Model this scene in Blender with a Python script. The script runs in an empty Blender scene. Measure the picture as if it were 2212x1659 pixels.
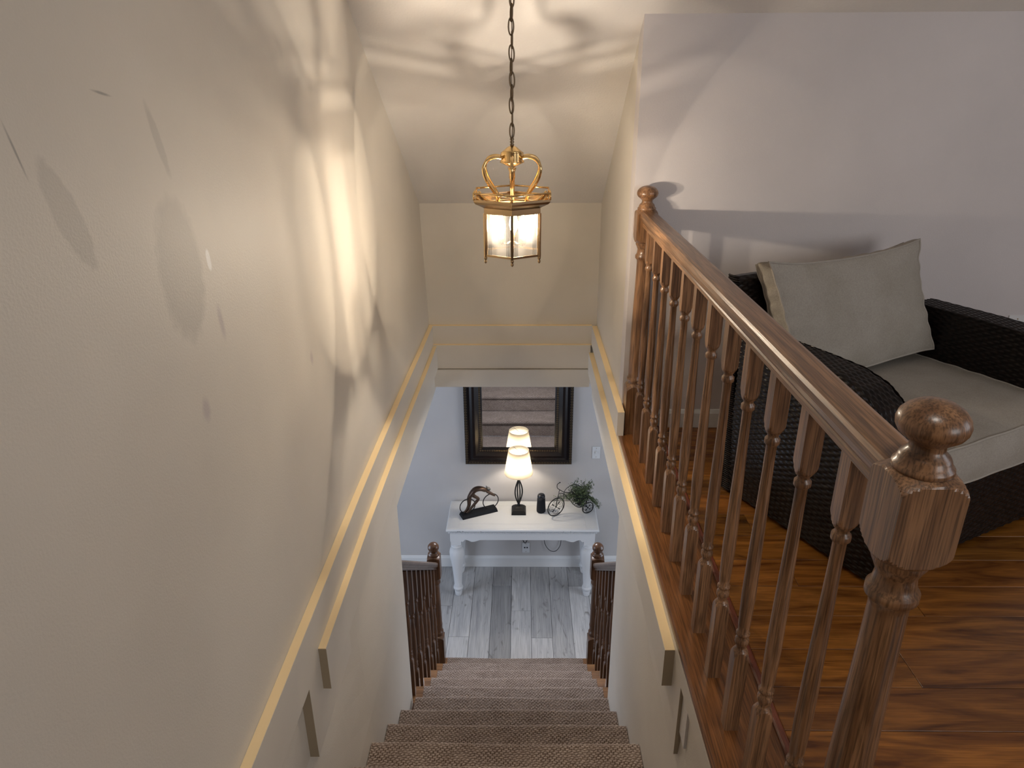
import bpy, math, random
import numpy as np
from mathutils import Vector, Matrix
random.seed(7)
R = math.radians
scn = bpy.context.scene
C = scn.collection

# ------------------------------------------------------------------ camera
PITCH, YAW, ROLL, F = .3927, -.0145, -.0056, 1528.5
def ray(a, b):                      # a right, b down, in units of the focal length
    cr, sr = math.cos(ROLL), math.sin(ROLL)
    a, b = a*cr + b*sr, -a*sr + b*cr
    x, up = a, -b
    y = math.cos(PITCH) + up*math.sin(PITCH); z = -math.sin(PITCH) + up*math.cos(PITCH)
    cy, sy = math.cos(YAW), math.sin(YAW)
    return Vector((x*cy + y*sy, -x*sy + y*cy, z))
fw = ray(0, 0); rt = ray(1, 0) - fw; dn = ray(0, 1) - fw
cam_d = bpy.data.cameras.new('camera'); cam = bpy.data.objects.new('camera', cam_d); C.objects.link(cam)
cam_d.sensor_width = 36; cam_d.sensor_fit = 'HORIZONTAL'; cam_d.lens = F/2212*36; cam_d.clip_start = .02
M3 = Matrix((rt, -dn, -fw)).transposed().to_4x4()
cam.matrix_world = Matrix.Translation((0, 0, 1.5)) @ M3
scn.camera = cam

# ------------------------------------------------------------------ world, lights, exposure
scn.view_settings.view_transform = 'Standard'; scn.view_settings.look = 'None'
scn.view_settings.gamma = 1; scn.view_settings.use_curve_mapping = False
scn.view_settings.exposure = .2
w = bpy.data.worlds.new('world'); scn.world = w; w.use_nodes = True
w.node_tree.nodes['Background'].inputs[0].default_value = (.75, .82, 1, 1)
w.node_tree.nodes['Background'].inputs[1].default_value = .4

def light(name, kind, loc, power, color, size=.1, size_y=None, look=None, spread=None):
    d = bpy.data.lights.new(name, kind); d.energy = power; d.color = color
    if kind == 'AREA':
        d.shape = 'RECTANGLE'; d.size = size; d.size_y = size_y or size
        if spread: d.spread = spread
    else: d.shadow_soft_size = size
    o = bpy.data.objects.new(name, d); C.objects.link(o); o.location = loc
    if look is not None:
        o.rotation_euler = (Vector(look) - Vector(loc)).to_track_quat('-Z', 'Y').to_euler()
    return o
# unseen area lamps added as soft fill
light('loft_fill', 'AREA', (2.9, -1.9, 1.7), 16, (1, .97, .95), 1.8, 1.3, (1.5, 3, .8), R(120))
light('landing_fill', 'AREA', (.3, .3, 2.6), 2.4, (1, .94, .86), .35, .35, (.05, 1.2, 0), R(95))  # added fill above the landing, brightens the stair shaft
light('stair_fill', 'AREA', (-.05, 4.62, -.30), 15, (.97, .96, 1), .35, .35, (-.05, 3.0, -1.9), R(120))  # added fill hidden behind the header, lifts steps and lower walls
light('loft_side_fill', 'AREA', (3.7, .6, 1.5), 9, (.90, .93, 1), 1.2, 1.2, (.5, 1.2, .6))  # added fill from the loft's right side, out of view
# unseen area lamps added for cool daylight from the hall's sides
light('hall_fill_left', 'AREA', (-2.4, 3.7, -1.3), 27, (.68, .80, 1), 1.3, 1.6, (0, 3.9, -2.0))
light('hall_fill_right', 'AREA', (2.4, 3.7, -1.3), 24, (.76, .85, 1), 1.3, 1.6, (0, 3.9, -2.0))

# ------------------------------------------------------------------ helpers
def tag(o, label=None, cat=None, group=None, kind=None):
    if label: o['label'] = label
    if cat: o['category'] = cat
    if group: o['group'] = group
    if kind: o['kind'] = kind
    return o
def empty(name, loc=(0, 0, 0), rz=0, **k):
    o = bpy.data.objects.new(name, None); C.objects.link(o); o.location = loc; o.rotation_euler = (0, 0, rz)
    o.empty_display_size = .05
    return tag(o, **k)
class MB:
    def __init__(s): s.v = []; s.f = []; s.sm = []
    def add(s, v, f, smooth=False):
        n = len(s.v); s.v += [tuple(p) for p in v]; s.f += [tuple(i + n for i in q) for q in f]
        s.sm += (list(smooth) if isinstance(smooth, (list, tuple)) else [smooth]*len(f)); return s
    def box(s, x0, x1, y0, y1, z0, z1):
        v = [(x, y, z) for z in (z0, z1) for y in (y0, y1) for x in (x0, x1)]
        return s.add(v, [(0, 2, 3, 1), (4, 5, 7, 6), (0, 1, 5, 4), (2, 6, 7, 3), (0, 4, 6, 2), (1, 3, 7, 5)])
    def cbox(s, x0, x1, y0, y1, z0, z1, c=.002):        # box with chamfered top edges
        v = [(x0, y0, z0), (x1, y0, z0), (x1, y1, z0), (x0, y1, z0), (x0, y0, z1-c), (x1, y0, z1-c), (x1, y1, z1-c), (x0, y1, z1-c),
             (x0+c, y0+c, z1), (x1-c, y0+c, z1), (x1-c, y1-c, z1), (x0+c, y1-c, z1)]
        f = [(3, 2, 1, 0), (8, 9, 10, 11)] + [(a, (a+1) % 4, (a+1) % 4+4, a+4) for a in range(4)] + [(a+4, (a+1) % 4+4, (a+1) % 4+8, a+8) for a in range(4)]
        return s.add(v, f)
    def prism(s, poly, a0, a1, axis='z'):               # polygon extruded along an axis
        n = len(poly)
        def P(p, a):
            return (p[0], p[1], a) if axis == 'z' else ((a, p[0], p[1]) if axis == 'x' else (p[0], a, p[1]))
        v = [P(p, a0) for p in poly] + [P(p, a1) for p in poly]
        f = [tuple(range(n))[::-1], tuple(range(n, 2*n))] + [(i, (i+1) % n, (i+1) % n+n, i+n) for i in range(n)]
        return s.add(v, f)
    def rings(s, rs, n=16, cx=0, cy=0, caps=True):      # rs: (z, size, squareness, smooth to next)
        v = []; f = []; sm = []
        for z, r, q, _ in rs:
            for k in range(n):
                a = 2*math.pi*k/n; c, d = math.cos(a), math.sin(a)
                rr = min(r[0]/max(abs(c), abs(d)), r[1]) if isinstance(r, tuple) else r*((1-q) + q/max(abs(c), abs(d)))
                v.append((cx + rr*c, cy + rr*d, z))
        for i in range(len(rs)-1):
            for k in range(n):
                f.append((i*n+k, i*n+(k+1) % n, (i+1)*n+(k+1) % n, (i+1)*n+k)); sm.append(rs[i][3])
        if caps:
            f.append(tuple(range(n))[::-1]); sm.append(False)
            f.append(tuple(range((len(rs)-1)*n, len(rs)*n))); sm.append(False)
        return s.add(v, f, sm)
    def lathe(s, prof, n=24, cx=0, cy=0, caps=True):
        return s.rings([(z, r, 0, True) for r, z in prof], n, cx, cy, caps)
    def tube(s, path, r, n=8, closed=False, flat=1.0, up=None):
        P = [Vector(p) for p in path]; m = len(P); rr = r if isinstance(r, (list, tuple)) else [r]*m
        v = []; f = []; prev = None
        for i, p in enumerate(P):
            if closed: t = P[(i+1) % m] - P[i-1]
            else: t = P[min(i+1, m-1)] - P[max(i-1, 0)]
            t = t.normalized() if t.length > 1e-9 else Vector((0, 0, 1))
            if prev is None:
                a = Vector(up) if up else (Vector((0, 0, 1)) if abs(t.z) < .9 else Vector((1, 0, 0)))
            else: a = prev
            a = (a - t*a.dot(t)); a = a.normalized() if a.length > 1e-6 else t.orthogonal().normalized()
            prev = a; b = t.cross(a)
            for k in range(n):
                an = 2*math.pi*k/n
                v.append(p + a*math.cos(an)*rr[i] + b*math.sin(an)*rr[i]*flat)
        for i in range(m if closed else m-1):
            j = (i+1) % m
            for k in range(n): f.append((i*n+k, i*n+(k+1) % n, j*n+(k+1) % n, j*n+k))
        if not closed: f += [tuple(range(n))[::-1], tuple(range((m-1)*n, m*n))]
        return s.add(v, f, [True]*(len(f)-(0 if closed else 2)) + ([] if closed else [False]*2))
    def ball(s, c, rx, ry=None, rz=None, nu=16, nv=10, rot=None):
        ry = ry or rx; rz = rz or rx; v = []; f = []
        for i in range(nv+1):
            th = math.pi*i/nv
            for k in range(nu):
                a = 2*math.pi*k/nu; p = Vector((rx*math.sin(th)*math.cos(a), ry*math.sin(th)*math.sin(a), -rz*math.cos(th)))
                if rot: p = rot @ p
                v.append(p + Vector(c))
        for i in range(nv):
            for k in range(nu): f.append((i*nu+k, i*nu+(k+1) % nu, (i+1)*nu+(k+1) % nu, (i+1)*nu+k))
        return s.add(v, f, True)
    def grid(s, fn, nu, nv, smooth=True):               # fn(i/nu, j/nv) -> point
        v = [fn(i/nu, j/nv) for j in range(nv+1) for i in range(nu+1)]
        f = [(j*(nu+1)+i, j*(nu+1)+i+1, (j+1)*(nu+1)+i+1, (j+1)*(nu+1)+i) for j in range(nv) for i in range(nu)]
        return s.add(v, f, smooth)
    def mesh(s, name):
        me = bpy.data.meshes.new(name); me.from_pydata(s.v, [], s.f); me.polygons.foreach_set('use_smooth', s.sm); me.update(); return me
    def build(s, name, mat, parent=None, **k):
        o = bpy.data.objects.new(name, s.mesh(name)); C.objects.link(o)
        if mat: o.data.materials.append(mat)
        if parent: o.parent = parent
        return tag(o, **k)
def np_grid(name, V, nu, nv, mat, parent=None, **k):     # V: (nv+1, nu+1, 3) array
    me = bpy.data.meshes.new(name); V = V.reshape(-1, 3)
    i, j = np.meshgrid(np.arange(nu), np.arange(nv)); a = (j*(nu+1)+i).ravel()
    F_ = np.stack([a, a+1, a+nu+2, a+nu+1], 1)
    me.vertices.add(len(V)); me.vertices.foreach_set('co', V.astype(np.float32).ravel())
    me.loops.add(F_.size); me.loops.foreach_set('vertex_index', F_.astype(np.int32).ravel())
    me.polygons.add(len(F_)); me.polygons.foreach_set('loop_start', np.arange(0, F_.size, 4, dtype=np.int32))
    me.polygons.foreach_set('use_smooth', np.ones(len(F_), bool)); me.update(calc_edges=True)
    o = bpy.data.objects.new(name, me); C.objects.link(o); me.materials.append(mat)
    if parent: o.parent = parent
    return tag(o, **k)
def bevel(o, w, seg=2):
    m = o.modifiers.new('bevel', 'BEVEL'); m.width = w; m.segments = seg; m.limit_method = 'ANGLE'; m.angle_limit = R(40)
    return o
def inst(src, parent=None, loc=None, rz=None, name=None):
    o = src.copy(); C.objects.link(o); o.parent = parent
    if loc is not None: o.location = loc
    if rz is not None: o.rotation_euler[2] = rz
    return o
def catmull(P, n=8, closed=False):
    P = [Vector(p) for p in P]; m = len(P); out = []
    for i in range(m if closed else m-1):
        g = (lambda k: P[k % m]) if closed else (lambda k: P[min(max(k, 0), m-1)])
        a, b, c, d = g(i-1), g(i), g(i+1), g(i+2)
        for k in range(n):
            t = k/n; out.append(.5*((2*b) + (c-a)*t + (2*a-5*b+4*c-d)*t*t + (3*b-a-3*c+d)*t**3))
    if not closed: out.append(P[-1])
    return out

# ------------------------------------------------------------------ materials
def newmat(name):
    m = bpy.data.materials.new(name); m.use_nodes = True; nt = m.node_tree
    return m, nt, nt.nodes['Principled BSDF']
def N(nt, t, **k):
    n = nt.nodes.new(t)
    for a, b in k.items():
        if a in ('operation', 'blend_type', 'data_type', 'feature', 'noise_dimensions', 'distance', 'wave_type', 'bands_direction', 'use_clamp'): setattr(n, a, b)
        else: n.inputs[a].default_value = b
    return n
def L(nt, a, b): nt.links.new(a, b)
def ramp(nt, fac, stops):
    r = nt.nodes.new('ShaderNodeValToRGB'); e = r.color_ramp.elements
    while len(e) < len(stops): e.new(.5)
    for el, (p, c) in zip(e, stops): el.position = p; el.color = (*c, 1) if len(c) == 3 else c
    L(nt, fac, r.inputs[0]); return r
def mixc(nt, a, b, fac, mode='MIX'):
    m = nt.nodes.new('ShaderNodeMix'); m.data_type = 'RGBA'; m.blend_type = mode
    for s, v in ((6, a), (7, b), (0, fac)):
        if isinstance(v, (int, float)): m.inputs[s].default_value = v
        elif isinstance(v, tuple): m.inputs[s].default_value = (*v, 1)
        else: L(nt, v, m.inputs[s])
    return m.outputs[2]
def bump(nt, h, strength, dist, bs):
    b = N(nt, 'ShaderNodeBump', Strength=strength, Distance=dist); L(nt, h, b.inputs['Height']); L(nt, b.outputs[0], bs.inputs['Normal']); return b
def plain(name, col, rough=.5, metal=0, spec=.5):
    m, nt, b = newmat(name); b.inputs['Base Color'].default_value = (*col, 1); b.inputs['Roughness'].default_value = rough
    b.inputs['Metallic'].default_value = metal; b.inputs['Specular IOR Level'].default_value = spec
    n = N(nt, 'ShaderNodeTexNoise', Scale=40.0, Detail=3.0); tc = nt.nodes.new('ShaderNodeTexCoord'); L(nt, tc.outputs['Object'], n.inputs['Vector'])
    L(nt, mixc(nt, tuple(c*.9 for c in col), tuple(min(1, c*1.08) for c in col), n.outputs[0]), b.inputs['Base Color'])
    return m
def paint(name, col, peel=.12, rough=.55, scale=220., patches=None):
    m, nt, b = newmat(name); tc = nt.nodes.new('ShaderNodeTexCoord')
    n1 = N(nt, 'ShaderNodeTexNoise', Scale=scale, Detail=2.0); L(nt, tc.outputs['Object'], n1.inputs['Vector'])
    n2 = N(nt, 'ShaderNodeTexNoise', Scale=2.2, Detail=4.0); L(nt, tc.outputs['Object'], n2.inputs['Vector'])
    r = ramp(nt, n2.outputs[0], [(.3, tuple(c*.94 for c in col)), (.7, tuple(c*1.03 for c in col))])
    out = r.outputs[0]
    for (cy, cz, ang, hw, hh, c2, soft, nz) in (patches or []):
        mp = N(nt, 'ShaderNodeMapping'); mp.vector_type = 'TEXTURE'
        mp.inputs['Location'].default_value = (0, cy, cz); mp.inputs['Rotation'].default_value = (ang, 0, 0); mp.inputs['Scale'].default_value = (1e6, hw, hh)
        nn = N(nt, 'ShaderNodeTexNoise', Scale=38.0, Detail=3.0); L(nt, tc.outputs['Object'], nn.inputs['Vector'])
        L(nt, tc.outputs['Object'], mp.inputs['Vector'])
        ln = N(nt, 'ShaderNodeVectorMath', operation='LENGTH'); L(nt, mp.outputs[0], ln.inputs[0])
        ad = N(nt, 'ShaderNodeMath', operation='MULTIPLY_ADD'); L(nt, nn.outputs[0], ad.inputs[0]); ad.inputs[1].default_value = nz; L(nt, ln.outputs['Value'], ad.inputs[2])
        k = 1 + nz*.5
        rr = ramp(nt, N_div(nt, ad.outputs[0], 2.0), [((k-soft)/2, (1, 1, 1)), ((k+soft)/2, (0, 0, 0))])
        out = mixc(nt, out, c2, rr.outputs[0])
    L(nt, out, b.inputs['Base Color']); b.inputs['Roughness'].default_value = rough; b.inputs['Specular IOR Level'].default_value = .35
    bump(nt, n1.outputs[0], peel, .004, b)
    return m
def N_div(nt, s, d):
    m = N(nt, 'ShaderNodeMath', operation='DIVIDE'); L(nt, s, m.inputs[0]); m.inputs[1].default_value = d; return m.outputs[0]
def wood(name, dark, light_, axis='z', rough=.35, scale=1., ab=(1.6, 26), contrast=(.35, .65), pores=.5, coat=.3, figure=1.0, tint=False):
    m, nt, b = newmat(name); tc = nt.nodes.new('ShaderNodeTexCoord'); oi = nt.nodes.new('ShaderNodeObjectInfo')
    off = N(nt, 'ShaderNodeVectorMath', operation='SCALE'); off.inputs[0].default_value = (7.1, 11.3, 5.7); L(nt, oi.outputs['Random'], off.inputs['Scale'])
    ad = N(nt, 'ShaderNodeVectorMath', operation='ADD'); L(nt, tc.outputs['Object'], ad.inputs[0]); L(nt, off.outputs[0], ad.inputs[1])
    ax = 'xyz'.index(axis)
    def mapped(a, c):
        mp = N(nt, 'ShaderNodeMapping'); s = [c, c, c]; s[ax] = a; mp.inputs['Scale'].default_value = s; L(nt, ad.outputs[0], mp.inputs['Vector']); return mp.outputs[0]
    n1 = N(nt, 'ShaderNodeTexNoise', Scale=1.0, Detail=5.0, Distortion=1.6*figure); L(nt, mapped(ab[0]*scale, ab[1]*scale), n1.inputs['Vector'])
    n2 = N(nt, 'ShaderNodeTexNoise', Scale=1.0, Detail=3.0, Distortion=.2); L(nt, mapped(9*scale, 330*scale), n2.inputs['Vector'])
    r = ramp(nt, n1.outputs[0], [(contrast[0], dark), (contrast[1], light_)])
    r2 = ramp(nt, n2.outputs[0], [(.38, (1-pores,)*3), (.56, (1, 1, 1))])
    c = mixc(nt, r.outputs[0], r2.outputs[0], 1.0, 'MULTIPLY')
    if tint: c = mixc(nt, c, oi.outputs['Color'], 1.0, 'MULTIPLY')
    L(nt, c, b.inputs['Base Color']); b.inputs['Roughness'].default_value = rough
    b.inputs['Coat Weight'].default_value = coat; b.inputs['Coat Roughness'].default_value = .18
    bump(nt, n2.outputs[0], .12, .002, b)
    return m

WALL = (.68, .635, .565)
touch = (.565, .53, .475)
M_wall = paint('wall_paint', WALL)
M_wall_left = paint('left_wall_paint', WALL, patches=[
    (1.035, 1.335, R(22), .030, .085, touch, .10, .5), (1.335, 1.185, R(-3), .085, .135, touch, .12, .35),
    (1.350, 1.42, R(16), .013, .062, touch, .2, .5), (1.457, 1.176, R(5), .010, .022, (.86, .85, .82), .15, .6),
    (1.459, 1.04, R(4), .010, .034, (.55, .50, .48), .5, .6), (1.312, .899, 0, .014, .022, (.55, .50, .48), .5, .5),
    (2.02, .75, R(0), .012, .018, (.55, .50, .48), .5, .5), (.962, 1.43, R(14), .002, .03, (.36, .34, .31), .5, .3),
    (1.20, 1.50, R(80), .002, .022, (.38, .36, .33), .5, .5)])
M_wall_loft = paint('loft_wall_paint', (.64, .605, .61))
M_wall_low = paint('hall_wall_paint', (.60, .575, .56), peel=.06)
M_ceil = paint('ceiling_paint', (.74, .71, .68), peel=.35, scale=110.)
M_trim = paint('trim_paint', (.68, .635, .565), peel=.03, rough=.4)
M_ledge = paint('yellow_ledge_paint', (.95, .76, .46), peel=.03, rough=.5)  # board tops only, yellower than the board faces
M_end = paint('trim_end_paint', (.36, .29, .20), peel=.03)  # darker brown for the end faces of the boards
M_white = paint('white_gloss_paint', (.74, .75, .76), peel=.02, rough=.35)
M_base = paint('baseboard_paint', (.80, .80, .79), peel=.02, rough=.4)
M_oak = wood('oak_rail', (.165, .078, .035), (.34, .178, .086), 'z', pores=.55)
M_oak_y = wood('oak_along', (.165, .078, .035), (.34, .178, .086), 'y', pores=.45)
M_oak_dk = wood('oak_dark_stain', (.075, .032, .013), (.15, .066, .028), 'z', pores=.45)  # darker oak for the lower balustrades and stair cores
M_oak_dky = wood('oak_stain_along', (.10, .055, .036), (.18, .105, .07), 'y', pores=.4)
M_border = wood('oak_border', (.15, .055, .014), (.25, .098, .028), 'y', pores=.5, coat=.15)
M_tread = wood('oak_tread', (.20, .09, .032), (.32, .155, .06), 'x', pores=.4)
M_redstrip = wood('red_strip', (.12, .025, .012), (.22, .06, .03), 'y', pores=.4)
M_plank = wood('loft_plank', (.085, .025, .004), (.34, .135, .024), 'x', rough=.25, scale=1, ab=(2.0, 15), contrast=(.28, .66), pores=.25, coat=.12, figure=1.1, tint=True)
def grey_plank():
    m = wood('grey_plank', (.36, .36, .375), (.58, .575, .57), 'y', rough=.5, scale=.6, contrast=(.2, .75), pores=.22, coat=0, figure=.8, tint=True)
    nt = m.node_tree; b = nt.nodes['Principled BSDF']; lk = b.inputs['Base Color'].links[0]; src = lk.from_socket
    tc = nt.nodes.new('ShaderNodeTexCoord'); oi = nt.nodes.new('ShaderNodeObjectInfo')
    ad = N(nt, 'ShaderNodeVectorMath', operation='ADD'); sc = N(nt, 'ShaderNodeVectorMath', operation='SCALE'); sc.inputs[0].default_value = (9, 5, 3)
    L(nt, oi.outputs['Random'], sc.inputs['Scale']); L(nt, tc.outputs['Object'], ad.inputs[0]); L(nt, sc.outputs[0], ad.inputs[1])
    mp = N(nt, 'ShaderNodeMapping'); mp.inputs['Scale'].default_value = (9, 3.2, 9); L(nt, ad.outputs[0], mp.inputs['Vector'])
    v = N(nt, 'ShaderNodeTexNoise', Scale=1.0, Detail=6.0, Distortion=2.5); L(nt, mp.outputs[0], v.inputs['Vector'])
    r = ramp(nt, v.outputs[0], [(.24, (.42, .40, .38)), (.40, (1, 1, 1))])
    L(nt, mixc(nt, src, r.outputs[0], 1.0, 'MULTIPLY'), b.inputs['Base Color'])
    return m
M_grey = grey_plank()
M_groove = plain('floor_groove', (.40, .24, .12), .8)
M_groove2 = plain('hall_floor_groove', (.05, .05, .055), .8)
M_brass = plain('polished_brass', (.80, .56, .26), .16, 1)
M_brassd = plain('antique_brass', (.42, .30, .17), .28, 1)
M_chain = plain('chain_bronze', (.20, .15, .10), .4, 1)
M_black = plain('black_iron', (.006, .0055, .0055), .5, 0, .35)
M_blackm = plain('black_plastic', (.006, .007, .010), .7, 0, .3)
M_bronze = plain('bronze_figure', (.075, .045, .03), .38, .6)
M_grey_m = plain('pewter_helmet', (.10, .10, .10), .5, .5)
M_dkhole = plain('socket_hole', (.01, .01, .015), .6)
M_cushion = plain('linen_cushion', (.38, .35, .31), .95, 0, .1)
def linen():
    m, nt, b = newmat('linen_fabric'); tc = nt.nodes.new('ShaderNodeTexCoord'); b.inputs['Roughness'].default_value = .95; b.inputs['Specular IOR Level'].default_value = .1
    cs = []
    for s in ((900, 120, 120), (120, 900, 900)):
        mp = N(nt, 'ShaderNodeMapping'); mp.inputs['Scale'].default_value = s; L(nt, tc.outputs['Object'], mp.inputs['Vector'])
        n = N(nt, 'ShaderNodeTexNoise', Scale=1.0, Detail=2.0); L(nt, mp.outputs[0], n.inputs['Vector']); cs.append(n.outputs[0])
    ad = N(nt, 'ShaderNodeMath', operation='ADD'); L(nt, cs[0], ad.inputs[0]); L(nt, cs[1], ad.inputs[1])
    r = ramp(nt, N_div(nt, ad.outputs[0], 2.0), [(.40, (.33, .305, .27)), (.60, (.42, .39, .345))])
    n3 = N(nt, 'ShaderNodeTexNoise', Scale=6.0, Detail=4.0); L(nt, tc.outputs['Object'], n3.inputs['Vector'])
    r3 = ramp(nt, n3.outputs[0], [(.3, (.86, .85, .82)), (.6, (1, 1, 1))])
    L(nt, mixc(nt, r.outputs[0], r3.outputs[0], 1.0, 'MULTIPLY'), b.inputs['Base Color'])
    bump(nt, ad.outputs[0], .25, .002, b); return m
M_linen = linen()
def wicker():
    m, nt, b = newmat('dark_wicker'); tc = nt.nodes.new('ShaderNodeTexCoord'); n = N(nt, 'ShaderNodeTexNoise', Scale=60.0, Detail=2.0); L(nt, tc.outputs['Object'], n.inputs['Vector'])
    r = ramp(nt, n.outputs[0], [(.35, (.004, .003, .003)), (.7, (.016, .010, .008))]); L(nt, r.outputs[0], b.inputs['Base Color']); b.inputs['Roughness'].default_value = .30; b.inputs['Specular IOR Level'].default_value = .28
    return m
M_wicker = wicker()
def carpet():
    m, nt, b = newmat('loop_carpet'); tc = nt.nodes.new('ShaderNodeTexCoord'); b.inputs['Roughness'].default_value = 1; b.inputs['Specular IOR Level'].default_value = .05
    v = nt.nodes.new('ShaderNodeAttribute'); v.attribute_name = 'pile'
    r = ramp(nt, v.outputs['Fac'], [(.12, (.13, .09, .065)), (.5, (.43, .355, .31)), (.85, (.56, .475, .42))])
    n = N(nt, 'ShaderNodeTexNoise', Scale=9.0, Detail=3.0); L(nt, tc.outputs['Object'], n.inputs['Vector'])
    n2 = N(nt, 'ShaderNodeTexNoise', Scale=140.0, Detail=1.0); L(nt, tc.outputs['Object'], n2.inputs['Vector'])
    r2 = ramp(nt, n.outputs[0], [(.3, (.82, .8, .8)), (.7, (1, 1, 1))]); r3 = ramp(nt, n2.outputs[0], [(.35, (.7, .68, .66)), (.65, (1.0, 1, 1))])
    L(nt, mixc(nt, mixc(nt, r.outputs[0], r2.outputs[0], 1.0, 'MULTIPLY'), r3.outputs[0], 1.0, 'MULTIPLY'), b.inputs['Base Color'])
    bump(nt, n2.outputs[0], .5, .004, b); return m
M_carpet = carpet()
def glass():
    m, nt, b = newmat('thin_glass'); nt.nodes.remove(b); out = [n for n in nt.nodes if n.type == 'OUTPUT_MATERIAL'][0]
    t = N(nt, 'ShaderNodeBsdfTransparent', Color=(.97, .96, .94, 1)); g = N(nt, 'ShaderNodeBsdfGlossy', Roughness=.03)
    tc = nt.nodes.new('ShaderNodeTexCoord'); sx = nt.nodes.new('ShaderNodeSeparateXYZ'); L(nt, tc.outputs['Object'], sx.inputs[0])   # ground bevel along the upright edges of each pane
    ab = N(nt, 'ShaderNodeMath', operation='ABSOLUTE'); L(nt, sx.outputs[0], ab.inputs[0])
    sc = N(nt, 'ShaderNodeMath', operation='MULTIPLY'); L(nt, ab.outputs[0], sc.inputs[0]); sc.inputs[1].default_value = 20
    rp_ = ramp(nt, sc.outputs[0], [(.0, (.97, .96, .94)), (.60, (.97, .96, .94)), (.64, (.42, .41, .40)), (.69, (.95, .94, .92)), (.74, (.6, .59, .58)), (.9, (.7, .69, .67))]); L(nt, rp_.outputs[0], t.inputs['Color'])
    fr = N(nt, 'ShaderNodeFresnel', IOR=1.45); mx = nt.nodes.new('ShaderNodeMixShader'); dz = N(nt, 'ShaderNodeBsdfTranslucent', Color=(.9, .88, .85, 1)); m0 = nt.nodes.new('ShaderNodeMixShader'); m0.inputs[0].default_value = .012; L(nt, t.outputs[0], m0.inputs[1]); L(nt, dz.outputs[0], m0.inputs[2]); L(nt, fr.outputs[0], mx.inputs[0]); L(nt, m0.outputs[0], mx.inputs[1]); L(nt, g.outputs[0], mx.inputs[2]); L(nt, mx.outputs[0], out.inputs[0])
    return m
M_glass = glass()
def bulb_mat(name, col, st, tr):
    m, nt, b = newmat(name); nt.nodes.remove(b); out = [n for n in nt.nodes if n.type == 'OUTPUT_MATERIAL'][0]
    e = N(nt, 'ShaderNodeEmission', Color=(*col, 1), Strength=st); t = N(nt, 'ShaderNodeBsdfTransparent', Color=(tr, tr, tr, 1))
    a = nt.nodes.new('ShaderNodeAddShader'); L(nt, e.outputs[0], a.inputs[0]); L(nt, t.outputs[0], a.inputs[1]); L(nt, a.outputs[0], out.inputs[0]); return m
M_bulb = bulb_mat('lit_bulb', (1, .86, .70), 30, 1)
def shade_mat():
    m, nt, b = newmat('lit_fabric_shade'); nt.nodes.remove(b); out = [n for n in nt.nodes if n.type == 'OUTPUT_MATERIAL'][0]
    d = N(nt, 'ShaderNodeBsdfDiffuse', Color=(.9, .86, .78, 1)); t = N(nt, 'ShaderNodeBsdfTranslucent', Color=(.95, .88, .74, 1)); mx = nt.nodes.new('ShaderNodeMixShader'); mx.inputs[0].default_value = .6
    L(nt, d.outputs[0], mx.inputs[1]); L(nt, t.outputs[0], mx.inputs[2]); L(nt, mx.outputs[0], out.inputs[0]); return m
M_shade = shade_mat()
M_mirror = plain('mirror_glass', (.82, .84, .86), .01, 1)
M_mirror.node_tree.nodes['Principled BSDF'].inputs['Base Color'].links and M_mirror.node_tree.links.remove(M_mirror.node_tree.nodes['Principled BSDF'].inputs['Base Color'].links[0])
M_frame = plain('espresso_frame', (.012, .008, .008), .3, 0, .3)
M_gold = plain('antiqued_gold', (.14, .10, .055), .5, .3)
M_leaf = plain('small_leaf', (.15, .20, .085), .6)
M_leaf2 = plain('dark_leaf', (.04, .062, .025), .6)
M_jute = plain('chip_wear', (.03, .03, .03), .8)

# ------------------------------------------------------------------ setting: stairwell and loft shell
ZC0, KC, YB = .881, .7286, 4.315
def zceil(y): return min(ZC0 + KC*(YB - y), 2.64)
def lerp(x, xs, ys): return float(np.interp(x, xs, ys))
def xleft(y, z): return lerp(y, [2.2, 3.16, 3.49, 3.85, 4.32], [-.622, -.611, -.605, -.596, -.59]) - .03*max(0, z-.12)
ys = [-2.4, -1, 0, .5, 1, 1.5, 2.0, 2.4, 2.8, 3.16, 3.49, 3.85, 4.1, 4.33]
mb = MB(); nv = 10
mb.grid(lambda u, v: (lambda y: (lambda z: (xleft(y, z), y, z))(-.27 + v*(zceil(y)+.02+.27)))(float(np.interp(u*(len(ys)-1), range(len(ys)), ys))), len(ys)-1, nv)
n0 = len(mb.v); k = len(ys)
outer = [(-.80, y, z) for y in (ys[0], ys[-1]) for z in (-.27, zceil(y)+.02)]
mb.add([mb.v[0], mb.v[nv*k], (-.8, ys[0], zceil(ys[0])), (-.8, ys[0], -.27)], [(0, 1, 2, 3)])
mb.add([(-.8, ys[0], -.27), (-.8, ys[0], 2.64), (-.8, ys[-1], .9), (-.8, ys[-1], -.27)], [(0, 1, 2, 3)])
mb.build('wall_left', M_wall_left, kind='structure')
# sloped and flat ceiling in one slab
yk = YB - (2.64-ZC0)/KC
poly = [(4.6, zceil(4.6)), (4.6, zceil(4.6)+.12), (yk, 2.76), (-2.5, 2.76), (-2.5, 2.64), (yk, 2.64)]
MB().prism(poly, -.82, 4.2, 'x').build('ceiling', M_ceil, kind='structure')
MB().box(-.62, .60, YB, YB+.1, -.27, ZC0).build('wall_back', M_wall, kind='structure')
MB().box(.478, .60, 3.2, YB, -.05, 1.80).build('wall_right', M_wall, kind='structure')
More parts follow.
